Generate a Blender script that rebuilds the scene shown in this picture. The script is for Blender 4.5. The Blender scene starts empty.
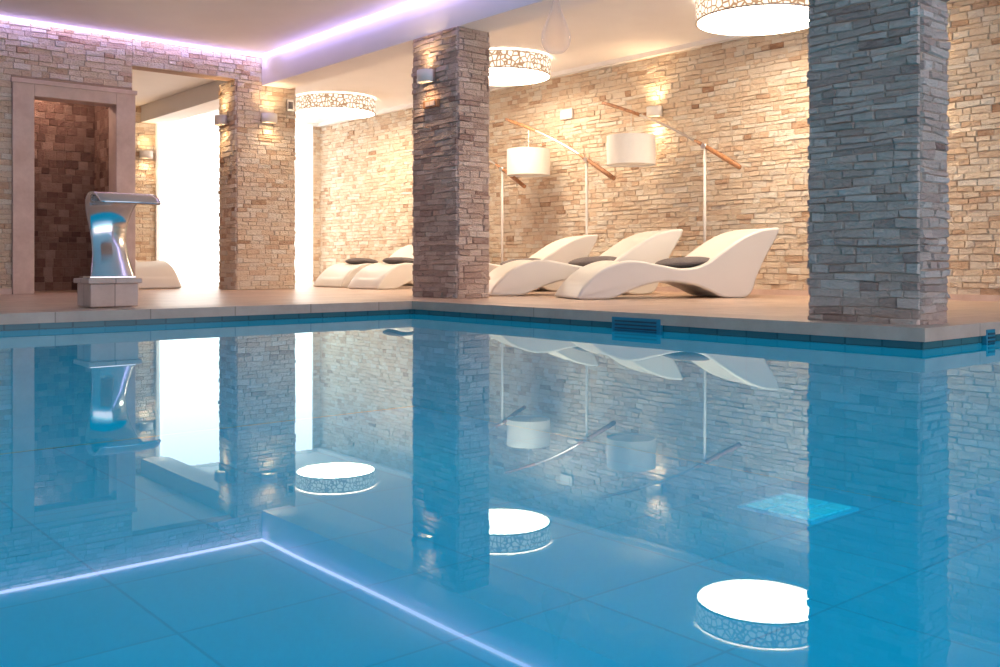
import bpy, bmesh, math, random
from mathutils import Vector, Matrix
random.seed(7)
sc = bpy.context.scene
sc.view_settings.view_transform = 'Standard'
sc.view_settings.look = 'None'
sc.view_settings.exposure = 0.33
col = sc.collection

# ---------------------------------------------------------------- helpers
def mat_new(name):
    m = bpy.data.materials.new(name); m.use_nodes = True
    nt = m.node_tree; nt.nodes.clear()
    out = nt.nodes.new('ShaderNodeOutputMaterial')
    return m, nt, out
def N(nt, t, **kw):
    n = nt.nodes.new(t)
    for k, v in kw.items():
        if k in n.inputs: n.inputs[k].default_value = v
        else: setattr(n, k, v)
    return n
def ramp(nt, stops):
    r = nt.nodes.new('ShaderNodeValToRGB'); e = r.color_ramp.elements
    while len(e) < len(stops): e.new(0.5)
    for i, (p, c) in enumerate(stops):
        e[i].position = p; e[i].color = (*c, 1)
    return r
def simple(name, c, rough=0.5, metal=0.0, noise=0.06, scale=20, bump=0.0, emis=None, es=0):
    m, nt, out = mat_new(name)
    b = N(nt, 'ShaderNodeBsdfPrincipled', Roughness=rough, Metallic=metal)
    tc = N(nt, 'ShaderNodeTexCoord'); nz = N(nt, 'ShaderNodeTexNoise', Scale=scale, Detail=4.0)
    nt.links.new(tc.outputs['Object'], nz.inputs['Vector'])
    r = ramp(nt, [(0.3, tuple(max(0, x*(1-noise)) for x in c)), (0.7, tuple(min(1, x*(1+noise)) for x in c))])
    nt.links.new(nz.outputs['Fac'], r.inputs['Fac']); nt.links.new(r.outputs['Color'], b.inputs['Base Color'])
    if bump:
        bp = N(nt, 'ShaderNodeBump', Strength=bump, Distance=0.01)
        nt.links.new(nz.outputs['Fac'], bp.inputs['Height']); nt.links.new(bp.outputs['Normal'], b.inputs['Normal'])
    if emis:
        b.inputs['Emission Color'].default_value = (*emis, 1); b.inputs['Emission Strength'].default_value = es
    nt.links.new(b.outputs[0], out.inputs[0]); return m
def emit(name, c, s):
    m, nt, out = mat_new(name)
    e = N(nt, 'ShaderNodeEmission', Strength=s); e.inputs['Color'].default_value = (*c, 1)
    nt.links.new(e.outputs[0], out.inputs[0]); return m

def stone_mat(name, stops, zs=2.2, bd=.02, ns=38.0):
    m, nt, out = mat_new(name)
    b = N(nt, 'ShaderNodeBsdfPrincipled', Roughness=0.85)
    at = N(nt, 'ShaderNodeAttribute', attribute_name='tone')
    tc = N(nt, 'ShaderNodeTexCoord')
    mp = N(nt, 'ShaderNodeMapping'); mp.inputs['Scale'].default_value = (1, 1, zs)
    nz = N(nt, 'ShaderNodeTexNoise', Scale=14.0, Detail=8.0, Roughness=0.7)
    nt.links.new(tc.outputs['Object'], mp.inputs[0]); nt.links.new(mp.outputs[0], nz.inputs['Vector'])
    ad = N(nt, 'ShaderNodeMath', operation='MULTIPLY_ADD')
    ad.inputs[1].default_value = 0.7
    sub = N(nt, 'ShaderNodeMath', operation='SUBTRACT'); sub.inputs[1].default_value = 0.35
    nt.links.new(nz.outputs['Fac'], ad.inputs[0]); nt.links.new(at.outputs['Fac'], ad.inputs[2])
    nt.links.new(ad.outputs[0], sub.inputs[0])
    r = ramp(nt, stops); nt.links.new(sub.outputs[0], r.inputs['Fac'])
    nt.links.new(r.outputs['Color'], b.inputs['Base Color'])
    n2 = N(nt, 'ShaderNodeTexNoise', Scale=ns, Detail=6.0, Roughness=0.65)
    nt.links.new(mp.outputs[0], n2.inputs['Vector'])
    bp = N(nt, 'ShaderNodeBump', Strength=1.0, Distance=bd)
    nt.links.new(n2.outputs['Fac'], bp.inputs['Height']); nt.links.new(bp.outputs['Normal'], b.inputs['Normal'])
    nt.links.new(b.outputs[0], out.inputs[0]); return m

M_stone = stone_mat('split_travertine', [(0.0, (.48,.27,.16)), (0.2, (.72,.50,.34)), (0.5, (.90,.73,.55)), (1.0, (.97,.89,.77))], bd=.028)
M_stone_d = stone_mat('mosaic_stone_dark', [(0.0, (.11,.05,.04)), (0.5, (.26,.14,.11)), (1.0, (.46,.30,.24))])
M_stone_p = stone_mat('split_travertine_pillar', [(0.0, (.34,.20,.16)), (0.2, (.54,.37,.31)), (0.6, (.73,.55,.46)), (1.0, (.88,.73,.64))], 2.4, .035, 26.0)
M_mortar = simple('mortar', (.46,.32,.24), 0.95)
M_white = simple('plaster_white', (.92,.89,.88), 0.8, noise=.015, scale=3)
M_fiber = simple('lounger_fibreglass', (.86,.82,.76), 0.35, noise=.02, scale=2)
M_fabric = simple('grey_fabric', (.17,.145,.145), 0.9, noise=.2, scale=90, bump=.4)
M_whitemetal = simple('white_metal', (.88,.85,.81), 0.35, noise=.01)
M_wood = simple('oiled_wood', (.44,.20,.09), 0.45, noise=.35, scale=30)
M_steel = simple('polished_steel', (.80,.80,.81), 0.14, 1.0, noise=.02)
M_nickel = simple('brushed_nickel', (.7,.66,.62), 0.35, 1.0, noise=.04)
M_darkgap = simple('dark_recess', (.01,.05,.08), 0.5)
M_plastic = simple('blue_plastic', (.01,.20,.30), 0.35, noise=.05)
M_shade = simple('lamp_fabric', (.9,.86,.8), 0.9, noise=.02, scale=60, emis=(1,.88,.74), es=.03)
M_led = emit('led_strip', (.78,.64,1.0), 4.5)
M_disc = emit('lamp_diffuser', (1,.80,.59), 16.5)
M_warm = emit('warm_bulb', (1,.7,.38), 25)

def travertine(name, c1, c2, tile, rough):
    m, nt, out = mat_new(name)
    b = N(nt, 'ShaderNodeBsdfPrincipled', Roughness=rough)
    tc = N(nt, 'ShaderNodeTexCoord')
    nz = N(nt, 'ShaderNodeTexNoise', Scale=5.0, Detail=10.0, Roughness=.7)
    nt.links.new(tc.outputs['Object'], nz.inputs['Vector'])
    r = ramp(nt, [(.3, c1), (.7, c2)]); nt.links.new(nz.outputs['Fac'], r.inputs['Fac'])
    br = N(nt, 'ShaderNodeTexBrick'); br.inputs['Scale'].default_value = 1.0
    br.inputs['Brick Width'].default_value = tile[0]; br.inputs['Row Height'].default_value = tile[1]
    br.inputs['Mortar Size'].default_value = .004; br.inputs['Mortar Smooth'].default_value = .1
    br.inputs['Color1'].default_value = (1,1,1,1); br.inputs['Color2'].default_value = (.86,.84,.83,1); br.inputs['Mortar'].default_value = (.55,.5,.47,1)
    nt.links.new(tc.outputs['Object'], br.inputs['Vector'])
    mx = N(nt, 'ShaderNodeMix', data_type='RGBA', blend_type='MULTIPLY'); mx.inputs[0].default_value = 1
    nt.links.new(r.outputs['Color'], mx.inputs[6]); nt.links.new(br.outputs['Color'], mx.inputs[7])
    nt.links.new(mx.outputs[2], b.inputs['Base Color'])
    nt.links.new(b.outputs[0], out.inputs[0]); return m
M_deck = travertine('deck_travertine', (.56,.39,.29), (.70,.52,.41), (.6,.3), .35)
M_coping = travertine('coping_travertine', (.52,.36,.28), (.66,.49,.39), (.6,5.0), .4)
M_frame = travertine('frame_travertine', (.62,.45,.38), (.80,.63,.55), (9,9), .5)

def tile_mat(name, c1, c2, mort, size, rough, vertical=False, em=0.0, spec=.5):
    m, nt, out = mat_new(name)
    b = N(nt, 'ShaderNodeBsdfPrincipled', Roughness=rough)
    b.inputs['Specular IOR Level'].default_value = spec
    tc = N(nt, 'ShaderNodeTexCoord')
    src = tc.outputs['Object']
    if vertical:
        sp = N(nt, 'ShaderNodeSeparateXYZ'); nt.links.new(src, sp.inputs[0])
        ad = N(nt, 'ShaderNodeMath', operation='ADD'); nt.links.new(sp.outputs[0], ad.inputs[0]); nt.links.new(sp.outputs[1], ad.inputs[1])
        cb = N(nt, 'ShaderNodeCombineXYZ'); nt.links.new(ad.outputs[0], cb.inputs[0]); nt.links.new(sp.outputs[2], cb.inputs[1]); src = cb.outputs[0]
    br = N(nt, 'ShaderNodeTexBrick', offset=0.0); br.inputs['Scale'].default_value = 1.0
    br.inputs['Brick Width'].default_value = size[0]; br.inputs['Row Height'].default_value = size[1]
    br.inputs['Mortar Size'].default_value = .006
    br.inputs['Color1'].default_value = (*c1,1); br.inputs['Color2'].default_value = (*c2,1); br.inputs['Mortar'].default_value = (*mort,1)
    nt.links.new(src, br.inputs['Vector']); nt.links.new(br.outputs['Color'], b.inputs['Base Color'])
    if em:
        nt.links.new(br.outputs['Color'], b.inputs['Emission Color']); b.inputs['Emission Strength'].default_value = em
    nt.links.new(b.outputs[0], out.inputs[0]); return m
# pool tiles: underwater light is put into their colour as even emission
M_pooltile_glow = tile_mat('pool_floor_tile_glow', (.0,.345,.54), (.0,.32,.51), (.0,.26,.44), (.6,.6), .5, em=.38, spec=.05)
M_poolwall_glow = tile_mat('pool_wall_tile_glow', (.0,.31,.46), (.0,.31,.46), (.0,.28,.43), (.6,.6), .5, True, em=.40, spec=.05)
M_band = tile_mat('waterline_tile', (.03,.13,.16), (.04,.16,.19), (.02,.09,.11), (.2,.2), .25, True)

def water_mat():
    m, nt, out = mat_new('pool_water')
    tr = N(nt, 'ShaderNodeBsdfTransparent'); tr.inputs[0].default_value = (.1,.97,1,1)
    gl = N(nt, 'ShaderNodeBsdfGlossy', Roughness=0.0); gl.inputs['Color'].default_value = (.78,.97,1,1)
    fr = N(nt, 'ShaderNodeFresnel', IOR=1.235)
    nz = N(nt, 'ShaderNodeTexNoise', Scale=1.3, Detail=2.0)
    tc = N(nt, 'ShaderNodeTexCoord'); nt.links.new(tc.outputs['Object'], nz.inputs['Vector'])
    bp = N(nt, 'ShaderNodeBump', Strength=.03, Distance=.01)
    nt.links.new(nz.outputs['Fac'], bp.inputs['Height']); nt.links.new(bp.outputs['Normal'], gl.inputs['Normal'])
    mx = N(nt, 'ShaderNodeMixShader')
    nt.links.new(fr.outputs[0], mx.inputs[0]); nt.links.new(tr.outputs[0], mx.inputs[1]); nt.links.new(gl.outputs[0], mx.inputs[2])
    nt.links.new(mx.outputs[0], out.inputs[0]); return m
M_water = water_mat()

def filigree():
    m, nt, out = mat_new('filigree_shade')
    tc = N(nt, 'ShaderNodeTexCoord')
    vo = N(nt, 'ShaderNodeTexVoronoi', feature='DISTANCE_TO_EDGE', Scale=19.0)
    nt.links.new(tc.outputs['Object'], vo.inputs['Vector'])
    r = ramp(nt, [(.07, (.36,.20,.11)), (.15, (1.0,.84,.64))]); nt.links.new(vo.outputs['Distance'], r.inputs['Fac'])
    e = N(nt, 'ShaderNodeEmission', Strength=1.35); nt.links.new(r.outputs['Color'], e.inputs['Color'])
    nt.links.new(e.outputs[0], out.inputs[0]); return m
M_fili = filigree()
def glass():
    m, nt, out = mat_new('clear_glass')
    a = N(nt, 'ShaderNodeBsdfTransparent'); a.inputs[0].default_value = (.99,.98,.99,1)
    g = N(nt, 'ShaderNodeBsdfPrincipled', Roughness=.1); g.inputs['Base Color'].default_value = (.9,.88,.89,1)
    lw = N(nt, 'ShaderNodeLayerWeight', Blend=.18)
    ml = N(nt, 'ShaderNodeMath', operation='MULTIPLY'); ml.inputs[1].default_value = .6
    nt.links.new(lw.outputs['Facing'], ml.inputs[0])
    mx = N(nt, 'ShaderNodeMixShader'); nt.links.new(ml.outputs[0], mx.inputs[0])
    nt.links.new(a.outputs[0], mx.inputs[1]); nt.links.new(g.outputs[0], mx.inputs[2]); nt.links.new(mx.outputs[0], out.inputs[0]); return m
M_glass = glass()
def curtain_mat():
    m, nt, out = mat_new('backlit_curtain')
    tc = N(nt, 'ShaderNodeTexCoord'); wv = N(nt, 'ShaderNodeTexNoise', Scale=3.0)
    nt.links.new(tc.outputs['Object'], wv.inputs['Vector'])
    r = ramp(nt, [(.2, (1,.94,.84)), (.8, (1,.98,.93))]); nt.links.new(wv.outputs['Fac'], r.inputs['Fac'])
    e = N(nt, 'ShaderNodeEmission', Strength=2.8); nt.links.new(r.outputs['Color'], e.inputs['Color'])
    nt.links.new(e.outputs[0], out.inputs[0]); return m
M_curt = curtain_mat()

def link(ob, parent=None):
    col.objects.link(ob)
    if parent: ob.parent = parent
    return ob
def mesh_ob(name, verts, faces, mats, parent=None, midx=None, smooth=False):
    me = bpy.data.meshes.new(name); me.from_pydata([tuple(v) for v in verts], [], faces)
    for m in (mats if isinstance(mats, (list, tuple)) else [mats]): me.materials.append(m)
    if midx: me.polygons.foreach_set('material_index', midx)
    if smooth: me.polygons.foreach_set('use_smooth', [True]*len(me.polygons))
    me.update()
    return link(bpy.data.objects.new(name, me), parent)
def recalc(ob):
    bm = bmesh.new(); bm.from_mesh(ob.data); bmesh.ops.recalc_face_normals(bm, faces=bm.faces); bm.to_mesh(ob.data); bm.free()
def box_data(x0,x1,y0,y1,z0,z1, off=0):
    v = [(x0,y0,z0),(x1,y0,z0),(x1,y1,z0),(x0,y1,z0),(x0,y0,z1),(x1,y0,z1),(x1,y1,z1),(x0,y1,z1)]
    f = [(0,3,2,1),(4,5,6,7),(0,1,5,4),(1,2,6,5),(2,3,7,6),(3,0,4,7)]
    return v, [tuple(i+off for i in q) for q in f]
def boxes(name, lst, mat, parent=None, bevel=0):
    V=[];F=[]
    for b in lst:
        v,f = box_data(*b, off=len(V)); V+=v; F+=f
    ob = mesh_ob(name, V, F, mat, parent)
    if bevel:
        md = ob.modifiers.new('bevel','BEVEL'); md.width = bevel; md.segments = 3
    return ob
def empty(name, loc=(0,0,0), rz=0):
    e = bpy.data.objects.new(name, None); e.location = loc; e.rotation_euler = (0,0,rz); e.empty_display_size=.2
    return link(e)
def cyl(name, r, z0, z1, mat, parent=None, seg=48, loc=(0,0), r2=None, smooth=True, caps=True):
    V=[];F=[]; r2 = r if r2 is None else r2
    for i in range(seg):
        a=2*math.pi*i/seg; V.append((loc[0]+r*math.cos(a), loc[1]+r*math.sin(a), z0))
    for i in range(seg):
        a=2*math.pi*i/seg; V.append((loc[0]+r2*math.cos(a), loc[1]+r2*math.sin(a), z1))
    for i in range(seg): F.append((i,(i+1)%seg,seg+(i+1)%seg,seg+i))
    if caps: F.append(tuple(reversed(range(seg)))); F.append(tuple(range(seg,2*seg)))
    ob = mesh_ob(name,V,F,mat,parent)
    if smooth:
        for p in ob.data.polygons:
            if len(p.vertices)==4: p.use_smooth=True
    return ob
def tube(name, pts, rad, mat, parent=None, seg=10):
    V=[];F=[]; n=len(pts); rads = rad if isinstance(rad,(list,tuple)) else [rad]*n
    P=[Vector(p) for p in pts]
    for i,p in enumerate(P):
        t=(P[min(i+1,n-1)]-P[max(i-1,0)]).normalized()
        a=Vector((1,0,0)) if abs(t.x)<.9 else Vector((0,1,0))
        u=t.cross(a).normalized(); w=t.cross(u)
        for k in range(seg):
            an=2*math.pi*k/seg; V.append(p+(u*math.cos(an)+w*math.sin(an))*rads[i])
    for i in range(n-1):
        for k in range(seg):
            F.append((i*seg+k,i*seg+(k+1)%seg,(i+1)*seg+(k+1)%seg,(i+1)*seg+k))
    F.append(tuple(range(seg))); F.append(tuple(range((n-1)*seg,n*seg)))
    ob = mesh_ob(name,V,F,mat,parent,smooth=True); recalc(ob); return ob

# --- stone clad volumes: box with randomly projecting stones on chosen faces
def clad(name, x0,x1,y0,y1,z0,z1, faces, mat, rowh=.055, wmin=.07, wmax=.21, depth=.020, holes=None, backing=None, parent=None, wob=.004):
    V=[];F=[];T=[];MI=[]
    for bx in (backing or [(x0,x1,y0,y1,z0,z1)]):
        v,f=box_data(*bx, off=len(V)); V+=v;F+=f;T+=[.2]*8;MI+=[1]*6
    for fc in faces:
        if fc=='-x': o=Vector((x0,y0,0)); u=Vector((0,1,0)); n=Vector((-1,0,0)); L=y1-y0
        elif fc=='+x': o=Vector((x1,y0,0)); u=Vector((0,1,0)); n=Vector((1,0,0)); L=y1-y0
        elif fc=='-y': o=Vector((x0,y0,0)); u=Vector((1,0,0)); n=Vector((0,-1,0)); L=x1-x0
        else: o=Vector((x0,y1,0)); u=Vector((1,0,0)); n=Vector((0,1,0)); L=x1-x0
        z=z0
        while z<z1-.01:
            h=min(rowh*random.uniform(.7,1.2), z1-z)
            def wz(uu,zz):
                if zz<=z0+.001 or zz>=z1-.02: return zz
                return zz+wob*math.sin(uu*9+zz*31)+wob*.6*math.sin(uu*23+zz*17)
            s=-random.uniform(0,wmax*.5)
            while s<L:
                w=random.uniform(wmin,wmax); a=max(s,0); b=min(s+w,L); s+=w
                if b-a<.02: continue
                segs=[(a,b)]
                if holes:
                    for (ha,hb,hz0,hz1) in holes:
                        ns=[]
                        for (p,q) in segs:
                            if z+h<=hz0+.001 or z>=hz1-.001 or q<=ha or p>=hb: ns.append((p,q)); continue
                            if p<ha: ns.append((p,ha))
                            if q>hb: ns.append((hb,q))
                        segs=ns
                for (p,q) in segs:
                    if q-p<.008: continue
                    dp=random.uniform(.004,depth); tn=min(1,max(0,random.gauss(.60,.20)))
                    j=.0008; cs=[(p+j,z+j),(q-j,z+j),(q-j,z+h-j),(p+j,z+h-j)]
                    i0=len(V)
                    for (cu,cz) in cs: V.append(o+u*cu+Vector((0,0,wz(cu,cz))))
                    for (cu,cz) in cs:
                        e=.005; uu=min(max(cu,p+j+e),q-j-e); zz=min(max(cz,z+j+e),z+h-j-e)
                        V.append(o+u*uu+Vector((0,0,wz(cu,zz)))+n*(max(.002,dp+random.uniform(-.007,.007))))
                    T+=[tn]*8
                    qs=[(4,5,6,7),(0,1,5,4),(1,2,6,5),(2,3,7,6),(3,0,4,7)]
                    flip = fc in ('-x','+y')
                    for q4 in qs:
                        qq=tuple(i0+k for k in q4); F.append(tuple(reversed(qq)) if flip else qq); MI.append(0)
            z+=h
    ob=mesh_ob(name,V,F,[mat,M_mortar],parent,midx=MI)
    at=ob.data.attributes.new('tone','FLOAT','POINT'); at.data.foreach_set('value',T)
    return ob

# ---------------------------------------------------------------- layout
DZ=.10; XE=4.55; YE=6.5; YN=2.27; XB=8.2; YB=14.4; YW=10.5; XF=5.2
ZR=2.83; ZB=2.48; ZC=2.72; XL=-4.0; YS=-4.0

# room shell
boxes('floor', [(XL,XB,YE+.0,YB,-.78,DZ),(XE,XB,YN,YE,-.78,DZ)], M_deck)
boxes('pool_basin', [(XL+.01,XB-.03,YS,YE-.02,-.80,-.75)], M_pooltile_glow)
bd=.012
def liner(name,z0,z1,mat):
    boxes(name, [(XL+.02,XE-bd,YE-bd,YE-.001,z0,z1),(XE-bd,XE-.001,YN-bd,YE-bd,z0,z1),(XE,XB-.04,YN-bd,YN-.001,z0,z1)], mat)
liner('waterline_tile_band',0.0,DZ-.03,M_band)
liner('pool_wall_lining',-.745,-.001,M_poolwall_glow)
c=.035
boxes('trim_pool_coping', [(XL+.01,XE-c,YE-c,YE+.32,DZ-.06,DZ+.006),(XE-c,XE+.32,YN-c,YE+.32,DZ-.06,DZ+.006),(XE+.32,XB-.04,YN-c,YN+.3,DZ-.06,DZ+.006)], M_coping)
mesh_ob('pool_water', [(XL,YS,0),(XE-bd,YS,0),(XE-bd,YN-bd,0),(XE-bd,YE-bd,0),(XL,YE-bd,0),(XB,YS,0),(XB,YN-bd,0)],
        [(0,1,2,3,4),(1,5,6,2)], M_water)
boxes('ceiling', [(XL,XF,YS,YW,ZR,ZR+.1),(XF+.36,XB,YS,YB,ZC,ZC+.2),(XL,XF+.36,YW+.2,YB,ZC,ZC+.2)], M_white)
boxes('trim_ceiling_beam', [(XF,XF+.36,YS,YB,ZB,ZC+.2)], M_white)
boxes('trim_cornice', [(XB-.10,XB-.02,YS,YB,ZC-.05,ZC),(XF+.36,XF+.42,YS,YB,ZC-.05,ZC),(XF+.42,XB-.1,YB-.08,YB-.02,ZC-.05,ZC)], M_white)
clad('wall_right', XB,XB+.15,YS,YB,DZ,ZC, ['-x'], M_stone, backing=[(XB,XB+.15,YS,YB,-.8,ZC+.2)])
WX0,WX1=5.46,7.98
clad('wall_far', XL,XB,YB,YB+.15,DZ,ZC, ['-y'], M_stone, holes=[(WX0-XL,WX1-XL,DZ,ZC-.02)])
clad('wall_left', XL,3.70,YW,YW+.2,DZ,ZR, ['-y'], M_stone, holes=[(2.515-XL,3.70-XL,DZ,2.23)],
     backing=[(XL,2.70,YW,YW+.2,DZ,ZR),(2.70,3.54,YW,YW+.2,2.10,ZR),(3.54,3.70,YW,YW+.2,DZ,ZR)])
clad('wall_lintel', 3.70,XF,YW,YW+.2,2.52,ZR, ['-y'], M_stone)
boxes('wall_side', [(XL-.15,XL,YS,YB,-.8,ZR)], M_white)
mo=dict(rowh=.085,wmin=.075,wmax=.125,depth=.008,wob=0)
clad('wall_niche', 2.3,3.66,11.6,11.7,DZ,2.5, ['-y'], M_stone_d, **mo)
clad('wall_niche_side', 2.2,2.3,YW+.2,11.7,DZ,2.5, ['+x'], M_stone_d, **mo)
clad('wall_niche_partition', 3.66,3.70,YW+.2,11.7,DZ,2.72, ['-x','+x'], M_stone_d, **mo)
boxes('ceiling_niche', [(2.2,3.7,YW+.2,11.7,2.45,2.55)], M_frame)
boxes('door_1_frame', [(2.515,2.715,YW-.045,YW+.2,DZ,2.23),(3.52,3.72,YW-.045,YW+.2,DZ,2.23),(2.715,3.52,YW-.045,YW+.2,2.08,2.23),
     (2.50,3.735,YW-.06,YW-.01,2.20,2.245)], M_frame, bevel=.006)
boxes('baseboard_left', [(XL,2.51,YW-.035,YW,DZ,DZ+.06)], M_frame)
boxes('baseboard_right', [(XB-.035,XB,YN,YB,DZ,DZ+.05)], M_frame)

# pillars
clad('stone_pillar', 4.72,5.0,2.36,2.98,DZ,ZR, ['-x','-y','+x','+y'], M_stone_p, rowh=.043, wmin=.07, wmax=.24, depth=.022, wob=.005)
clad('stone_pillar', 5.2,5.55,6.75,7.42,DZ,ZB, ['-x','-y','+x','+y'], M_stone_p, rowh=.050, depth=.022)
clad('stone_pillar', 4.89,5.63,10.5,10.96,DZ,ZR-.31, ['-x','-y','+x','+y'], M_stone)

# LED strips in the ceiling recess
e=empty('led_cove_strip')
boxes('strip_far', [(XL,XF-.03,YW-.055,YW-.03,ZR-.026,ZR-.006)], M_led, e)
boxes('strip_right', [(XF-.028,XF-.006,YS,YW-.03,ZR-.026,ZR-.006)], M_led, e)
def area(name, loc, rot, sx, sy, power, color, parent=None):
    l=bpy.data.lights.new(name,'AREA'); l.shape='RECTANGLE'; l.size=sx; l.size_y=sy; l.energy=power; l.color=color
    o=bpy.data.objects.new(name,l); o.location=loc; o.rotation_euler=rot; return link(o,parent)
area('glow_far', (1,YW-.12,ZR-.04), (math.radians(35),0,0), 9, .04, 4, (.46,.34,1), e)
area('glow_right', (XF-.10,4.0,ZR-.04), (math.radians(35),0,math.radians(-90)), 12, .04, 5, (.46,.35,1), e)
area('glow_up_far', (1,YW-.10,ZR-.16), (math.radians(180),0,0), 9, .05, 4, (.48,.36,1), e)
area('glow_up_right', (XF-.10,4.0,ZR-.16), (math.radians(180),0,math.radians(-90)), 12, .05, 5, (.48,.37,1), e)

# window + curtain
e=empty('window_1')
boxes('pane', [(WX0,WX1,YB-.005,YB+.002,DZ,ZC-.02)], emit('daylight_pane',(1,.97,.92),3.0), e)
boxes('frame', [(WX0-.05,WX0,YB-.06,YB+.02,DZ,ZC),(WX1,WX1+.05,YB-.06,YB+.02,DZ,ZC),(WX0,WX1,YB-.06,YB,ZC-.06,ZC)], M_white, e)
V=[];F=[];n=260
for i in range(n+1):
    t=i/n; x=WX0+.02+t*(WX1-WX0-.04); y=YB-.12+.025*math.sin(t*150)+.01*math.sin(t*67)
    V+=[(x,y,DZ+.02),(x,y,ZC-.06)]
for i in range(n): F.append((2*i,2*i+2,2*i+3,2*i+1))
mesh_ob('sheer_curtain',V,F,M_curt,smooth=True)

# ---------------------------------------------------------------- drum ceiling lamps
def drum(x,y,r=.55):
    e=empty('drum_ceiling_lamp',(x,y,0))
    cyl('shade',r,ZC-.21,ZC-.02,M_fili,e,seg=96,caps=False)
    cyl('diffuser',r-.015,ZC-.205,ZC-.20,M_disc,e,seg=96)
    for z in (ZC-.215,ZC-.03):
        V=[];F=[];s=96
        for i in range(s):
            a=2*math.pi*i/s
            for (rr,zz) in ((r-.012,z),(r+.006,z),(r+.006,z+.012),(r-.012,z+.012)): V.append((rr*math.cos(a),rr*math.sin(a),zz))
        for i in range(s):
            for k in range(4): F.append((4*i+k,4*i+(k+1)%4,4*((i+1)%s)+(k+1)%4,4*((i+1)%s)+k))
        recalc(mesh_ob('rim',V,F,M_nickel,e))
    cyl('canopy',.25,ZC-.03,ZC,M_whitemetal,e)
    return e
drum(7.16,5.0); drum(7.1,8.4); drum(7.05,11.95)

# ---------------------------------------------------------------- loungers
def catmull(P,sub=6):
    out=[];n=len(P)
    for i in range(n-1):
        p0=P[max(i-1,0)];p1=P[i];p2=P[i+1];p3=P[min(i+2,n-1)]
        for k in range(sub):
            t=k/sub
            out.append(tuple(.5*((2*p1[a])+(-p0[a]+p2[a])*t+(2*p0[a]-5*p1[a]+4*p2[a]-p3[a])*t*t+(-p0[a]+3*p1[a]-3*p2[a]+p3[a])*t**3) for a in range(len(P[0]))))
    out.append(tuple(P[-1])); return out
def px(p): return ((p[0]-558)/112.0,(301-p[1])/114.0)
TOP=[px(p) for p in [(559,299),(568,286),(584,272),(604,263.5),(622,262),(646,266),(672,270),(694,266),(716,252),(738,238),(760,229.5),(779,227)]]
BOT=[px(p) for p in [(781,229),(776,240),(765,258),(755,278),(750,292),(744,299),(735,301),(716,300),(700,293),(682,287),(655,284),(632,287),(612,294),(598,299.5),(588,301),(566,301),(559,300)]]
prof=catmull(TOP,6)+catmull(BOT,4)[:-1]
def lounger(fx,fy,ang,W=.66,cushion=True,cu=1.17,cz=.325,s=1.0):
    e=empty('wave_sun_lounger',(fx,fy,DZ),ang); e.scale=(s,s,s)
    n=len(prof)
    nor=[]
    for i in range(n):
        a=prof[i-1];b=prof[(i+1)%n];tx,tz=b[0]-a[0],b[1]-a[1];l=math.hypot(tx,tz) or 1
        nor.append((tz/l,-tx/l))
    rings=[(-W/2,.022),(-W/2+.005,.010),(-W/2+.018,.002),(-W/2+.04,0)]
    rings+=[(w,0) for w in [-.2,-.1,0,.1,.2]]
    rings+=[(W/2-.04,0),(W/2-.018,.002),(W/2-.005,.010),(W/2,.022)]
    V=[];F=[]
    for (w,ins) in rings:
        dip=.02*max(0,1-(w/(W/2-.03))**2)
        for i,(u,z) in enumerate(prof):
            istop = i<len(TOP)*6-6
            zz=z+nor[i][1]*ins - (dip if istop and 6<i<62 else 0)
            V.append((u+nor[i][0]*ins, w, max(zz,0)))
    R=len(rings)
    for r in range(R-1):
        for i in range(n):
            F.append((r*n+i,r*n+(i+1)%n,(r+1)*n+(i+1)%n,(r+1)*n+i))
    F.append(tuple(range(n))); F.append(tuple(range((R-1)*n,R*n)))
    ob=mesh_ob('shell',V,F,M_fiber,e)
    bm=bmesh.new(); bm.from_mesh(ob.data)
    bmesh.ops.recalc_face_normals(bm,faces=bm.faces)
    for f in bm.faces: f.smooth = len(f.verts)==4
    bmesh.ops.triangulate(bm,faces=[f for f in bm.faces if len(f.verts)>4])
    bm.to_mesh(ob.data); bm.free()
    if cushion:
        V=[];F=[];nu,nv=32,16
        for j in range(nv+1):
            ph=-math.pi/2+math.pi*j/nv
            for i in range(nu):
                th=2*math.pi*i/nu
                f=lambda v,p: math.copysign(abs(v)**p,v)
                X=f(math.cos(th),.45)*f(math.cos(ph),.6); Y=f(math.sin(th),.45)*f(math.cos(ph),.6); Z=f(math.sin(ph),.9)
                zz=.05*Z*(1-.45*max(abs(X),abs(Y))**3)
                V.append((X*(.23 if cu>1 else .15),Y*.26,zz))
        for j in range(nv):
            for i in range(nu): F.append((j*nu+i,j*nu+(i+1)%nu,(j+1)*nu+(i+1)%nu,(j+1)*nu+i))
        cb=mesh_ob('cushion',V,F,M_fabric,e,smooth=True); recalc(cb)
        cb.location=(cu,-.03,cz); cb.rotation_euler=(0,math.radians(-4 if cu>1 else 3),0)
    return e
A=-math.radians(25)
def place(fx,fy,ang=A,**k):
    return lounger(fx-math.sin(ang)*.33, fy+math.cos(ang)*.33, ang, **k)
place(5.80,5.88,s=.975)
place(5.76,7.01)
place(5.95,8.24,s=.96)
place(6.16,9.50,math.radians(4),cu=.62,cz=.365,s=.91)
place(6.27,10.50,math.radians(6),cu=.62,cz=.365,s=.89)
lounger(4.30,11.4,math.radians(94),s=1.0,cushion=False)

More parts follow.
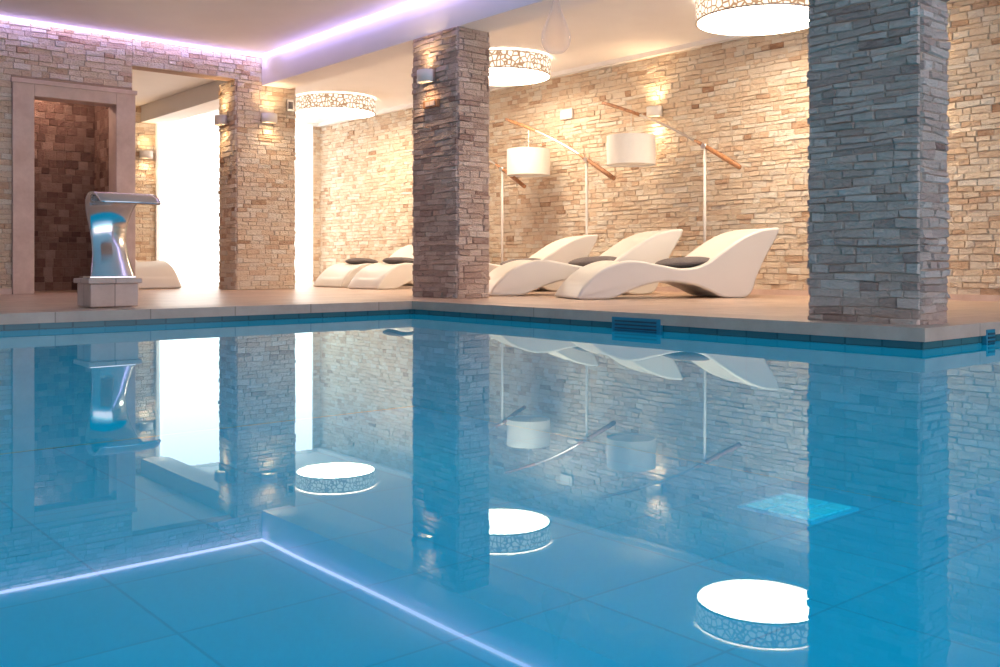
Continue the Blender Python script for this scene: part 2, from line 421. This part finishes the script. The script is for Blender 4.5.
# ---------------------------------------------------------------- arc floor lamps
def arc_lamp(y,x=7.8):
    e=empty('counterweight_floor_lamp',(x,y,0))
    cyl('base',.16,DZ,DZ+.025,M_whitemetal,e)
    tube('pole',[(0,0,DZ+.02),(0,0,1.56)],.014,M_whitemetal,e)
    def boom(t):
        yy=-.42+t*1.82; return Vector((0.0,yy,1.33+.85*t+.07*math.sin(math.pi*t)))
    tube('boom',[boom(t/20) for t in range(5,21)],.014,M_nickel,e)
    tube('boom_tip',[boom(t/20) for t in range(14,21)],.018,M_wood,e)
    tube('counterweight_handle',[boom(t/20) for t in range(0,7)],[.024,.026,.026,.025,.023,.020,.014],M_wood,e)
    ob=cyl('pivot',.028,-.03,.03,M_nickel,e,seg=24); ob.rotation_euler=(0,math.pi/2,0); ob.location=(0,0,boom(.23).z)
    b=boom(.77)
    tube('cord',[b,(0,b.y,1.74)],.004,M_whitemetal,e,seg=6)
    cyl('shade',.26,1.46,1.77,M_shade,e,seg=64,loc=(0,b.y),caps=False)
    cyl('shade_top',.255,1.735,1.745,M_shade,e,seg=64,loc=(0,b.y))
    cyl('shade_diffuser',.25,1.475,1.482,M_shade,e,seg=64,loc=(0,b.y))
    return e
arc_lamp(6.1); arc_lamp(7.75); arc_lamp(9.22)

# ---------------------------------------------------------------- cascade fountain
e=empty('pool_cascade_fountain',(2.33,7.10,DZ))
boxes('plinth_block',[(-.165,.165,-.15,.15,.006,.17)],M_frame,e,bevel=.008)
boxes('plinth_slab',[(-.185,.185,-.17,.17,.17,.205)],M_frame,e,bevel=.006)
P=catmull([(.04,.205,.30),(.015,.27,.27),(-.02,.36,.24),(-.055,.46,.23),(-.07,.56,.25),(-.055,.66,.30),(-.005,.745,.35),(.08,.79,.38),(.18,.805,.40),(.29,.795,.41),(.37,.765,.41),(.42,.73,.41)],6)
V=[];F=[];m=12
for (f_,z,w) in P:
    for k in range(m+1):
        s=k/m-.5; V.append((s*w+.03,-f_+.03-.035*(1-(2*s)**2),z))
for i in range(len(P)-1):
    for k in range(m): F.append((i*(m+1)+k,i*(m+1)+k+1,(i+1)*(m+1)+k+1,(i+1)*(m+1)+k))
ob=mesh_ob('steel_blade',V,F,M_steel,e,smooth=True)
md=ob.modifiers.new('s','SOLIDIFY'); md.thickness=.018; md.offset=1
boxes('foot_flange',[(-.15,.17,-.09,.07,.205,.222)],M_steel,e,bevel=.004)

# ---------------------------------------------------------------- sconces
def sconce(x,y,z,face,power=9,up=True):
    rz={'-x':math.radians(-90),'-y':0}[face]
    e=empty('wall_sconce',(x,y,z),rz)
    V=[];F=[];s=20;r=.085
    for i in range(s+1):
        a=math.pi+math.pi*i/s
        for zz in (-.055,.055): V.append((r*1.15*math.cos(a),r*math.sin(a)-.02,zz))
    for i in range(s): F.append((2*i,2*i+2,2*i+3,2*i+1))
    ob=mesh_ob('shell',V,F,M_whitemetal,e,smooth=True); md=ob.modifiers.new('s','SOLIDIFY'); md.thickness=.006
    boxes('back_plate',[(-.095,.095,-.022,-.0,-.055,.055)],M_nickel,e)
    cyl('bulb',.022,-.03,.03,M_warm,e,seg=16,loc=(0,-.06))
    for sgn in ((1,-1) if up else (-1,)):
        l=bpy.data.lights.new('beam','SPOT'); l.energy=power; l.color=(1,.68,.38); l.spot_size=math.radians(130); l.spot_blend=1.0; l.shadow_soft_size=.03
        o=bpy.data.objects.new('beam',l); o.location=(0,-.08,.06*sgn); o.rotation_euler=(0 if sgn<0 else math.pi,0,0); link(o,e)
    return e
sconce(5.17,7.14,2.09,'-x',6)
sconce(4.86,10.78,2.07,'-x',6)
sconce(5.27,10.47,2.10,'-y',6)
sconce(XB-.03,7.05,2.06,'-x',10)
sconce(XB-.03,4.02,1.95,'-x',6)
sconce(5.26,YB-.03,2.0,'-y',5)
def plate(name,x,y,z,w,h,mat,face='-x',inner=None):
    rz={'-x':math.radians(-90),'-y':0}[face]
    e=empty(name,(x,y,z),rz); boxes('plate',[(-w/2,w/2,-.03,0,-h/2,h/2)],mat,e,bevel=.004)
    if inner: boxes('inset',[(-w*.32,w*.32,-.036,-.028,-h*.3,h*.3)],inner,e,bevel=.002)
plate('wooden_sign',5.18,7.09,1.84,.22,.07,M_wood,inner=M_frame)
plate('wall_thermostat',XB-.02,4.03,1.06,.13,.16,M_whitemetal,inner=M_shade)  # this white plate is the thermostat on the right wall
plate('wall_speaker',5.55,10.48,2.28,.09,.14,M_nickel,'-y',inner=M_fabric)
plate('exit_sign',XB-.02,8.45,2.2,.2,.12,M_whitemetal,inner=M_shade)
# lamp and fitting added to brighten the niche interior
e=empty('added_niche_light',(2.95,11.2,2.45))
cyl('trim_ring',.06,-.012,0,M_whitemetal,e,seg=32); cyl('bulb',.04,-.016,-.01,M_warm,e,seg=24)
l=bpy.data.lights.new('beam','POINT'); l.energy=9; l.color=(1,.75,.6); l.shadow_soft_size=.06
o=bpy.data.objects.new('beam',l); o.location=(0,0,-.12); link(o,e)

# skimmers
def skimmer(name,axis,pos):
    e=empty(name,(0,0,0))
    if axis=='x':
        y=pos; x=XE-bd
        boxes('frame',[(x-.028,x-.001,y-.20,y+.20,-.02,.075)],M_plastic,e,bevel=.004)
        boxes('slots',[(x-.032,x-.026,y-.17,y+.17,.002+k*.022,.012+k*.022) for k in range(3)],M_darkgap,e)
    else:
        x=pos; y=YN-bd
        boxes('frame',[(x-.05,x+.05,y-.028,y-.001,-.01,.07)],M_plastic,e,bevel=.004)
        boxes('slots',[(x-.04,x+.04,y-.032,y-.026,.002+k*.02,.012+k*.02) for k in range(3)],M_darkgap,e)
skimmer('pool_skimmer','x',4.06); skimmer('overflow_grille','y',5.22)

# underwater inlet grate; its underwater light is painted in as emission
e=empty('underwater_grate',(4.05,2.62,-.75))
boxes('panel',[(-.2,.2,-.2,.2,0,.012)],tile_mat('grate_blue_glow',(.0,.38,.60),(.0,.38,.60),(.0,.38,.60),(1,1),.4,em=.45,spec=.1),e)
boxes('tiles',[(-.18+.12*i,-.08+.12*i,-.18+.12*j,-.08+.12*j,.012,.02) for i in range(3) for j in range(3)],tile_mat('pale_blue_tile_glow',(.06,.52,.70),(.06,.54,.72),(.05,.48,.66),(.1,.1),.4,em=.45,spec=.1),e)

# glass teardrop pendant
e=empty('glass_teardrop_pendant',(4.82,5.1,0))
prf=catmull([(0,1.92),(.06,1.93),(.10,1.98),(.105,2.05),(.08,2.13),(.045,2.22),(.02,2.32),(.012,2.40)],5)
V=[];F=[];s=40
for (r,z) in prf:
    for i in range(s): a=2*math.pi*i/s; V.append((max(r,.0005)*math.cos(a),max(r,.0005)*math.sin(a),z))
for j in range(len(prf)-1):
    for i in range(s): F.append((j*s+i,j*s+(i+1)%s,(j+1)*s+(i+1)%s,(j+1)*s+i))
mesh_ob('glass_drop',V,F,M_glass,e,smooth=True)
cyl('cap',.012,2.39,2.43,M_whitemetal,e,seg=20); tube('cord',[(0,0,2.43),(0,0,ZR)],.0025,M_whitemetal,e,seg=6)

# world: soft ambience from the open side behind
w=bpy.data.worlds.new('world'); sc.world=w; w.use_nodes=True
nt=w.node_tree; nt.nodes.clear(); o=nt.nodes.new('ShaderNodeOutputWorld'); b=nt.nodes.new('ShaderNodeBackground')
b.inputs[0].default_value=(1.0,.83,.88,1); b.inputs[1].default_value=1.8; nt.links.new(b.outputs[0],o.inputs[0])

# ---------------------------------------------------------------- camera
cd=bpy.data.cameras.new('camera'); cam=bpy.data.objects.new('camera',cd); link(cam)
cam.location=(0,0,.42); cam.rotation_euler=(math.radians(90),0,-math.atan2(.6441,.7649))
cd.sensor_width=36; cd.lens=36*.974; cd.shift_y=-.0715; cd.clip_start=.01
sc.camera=cam
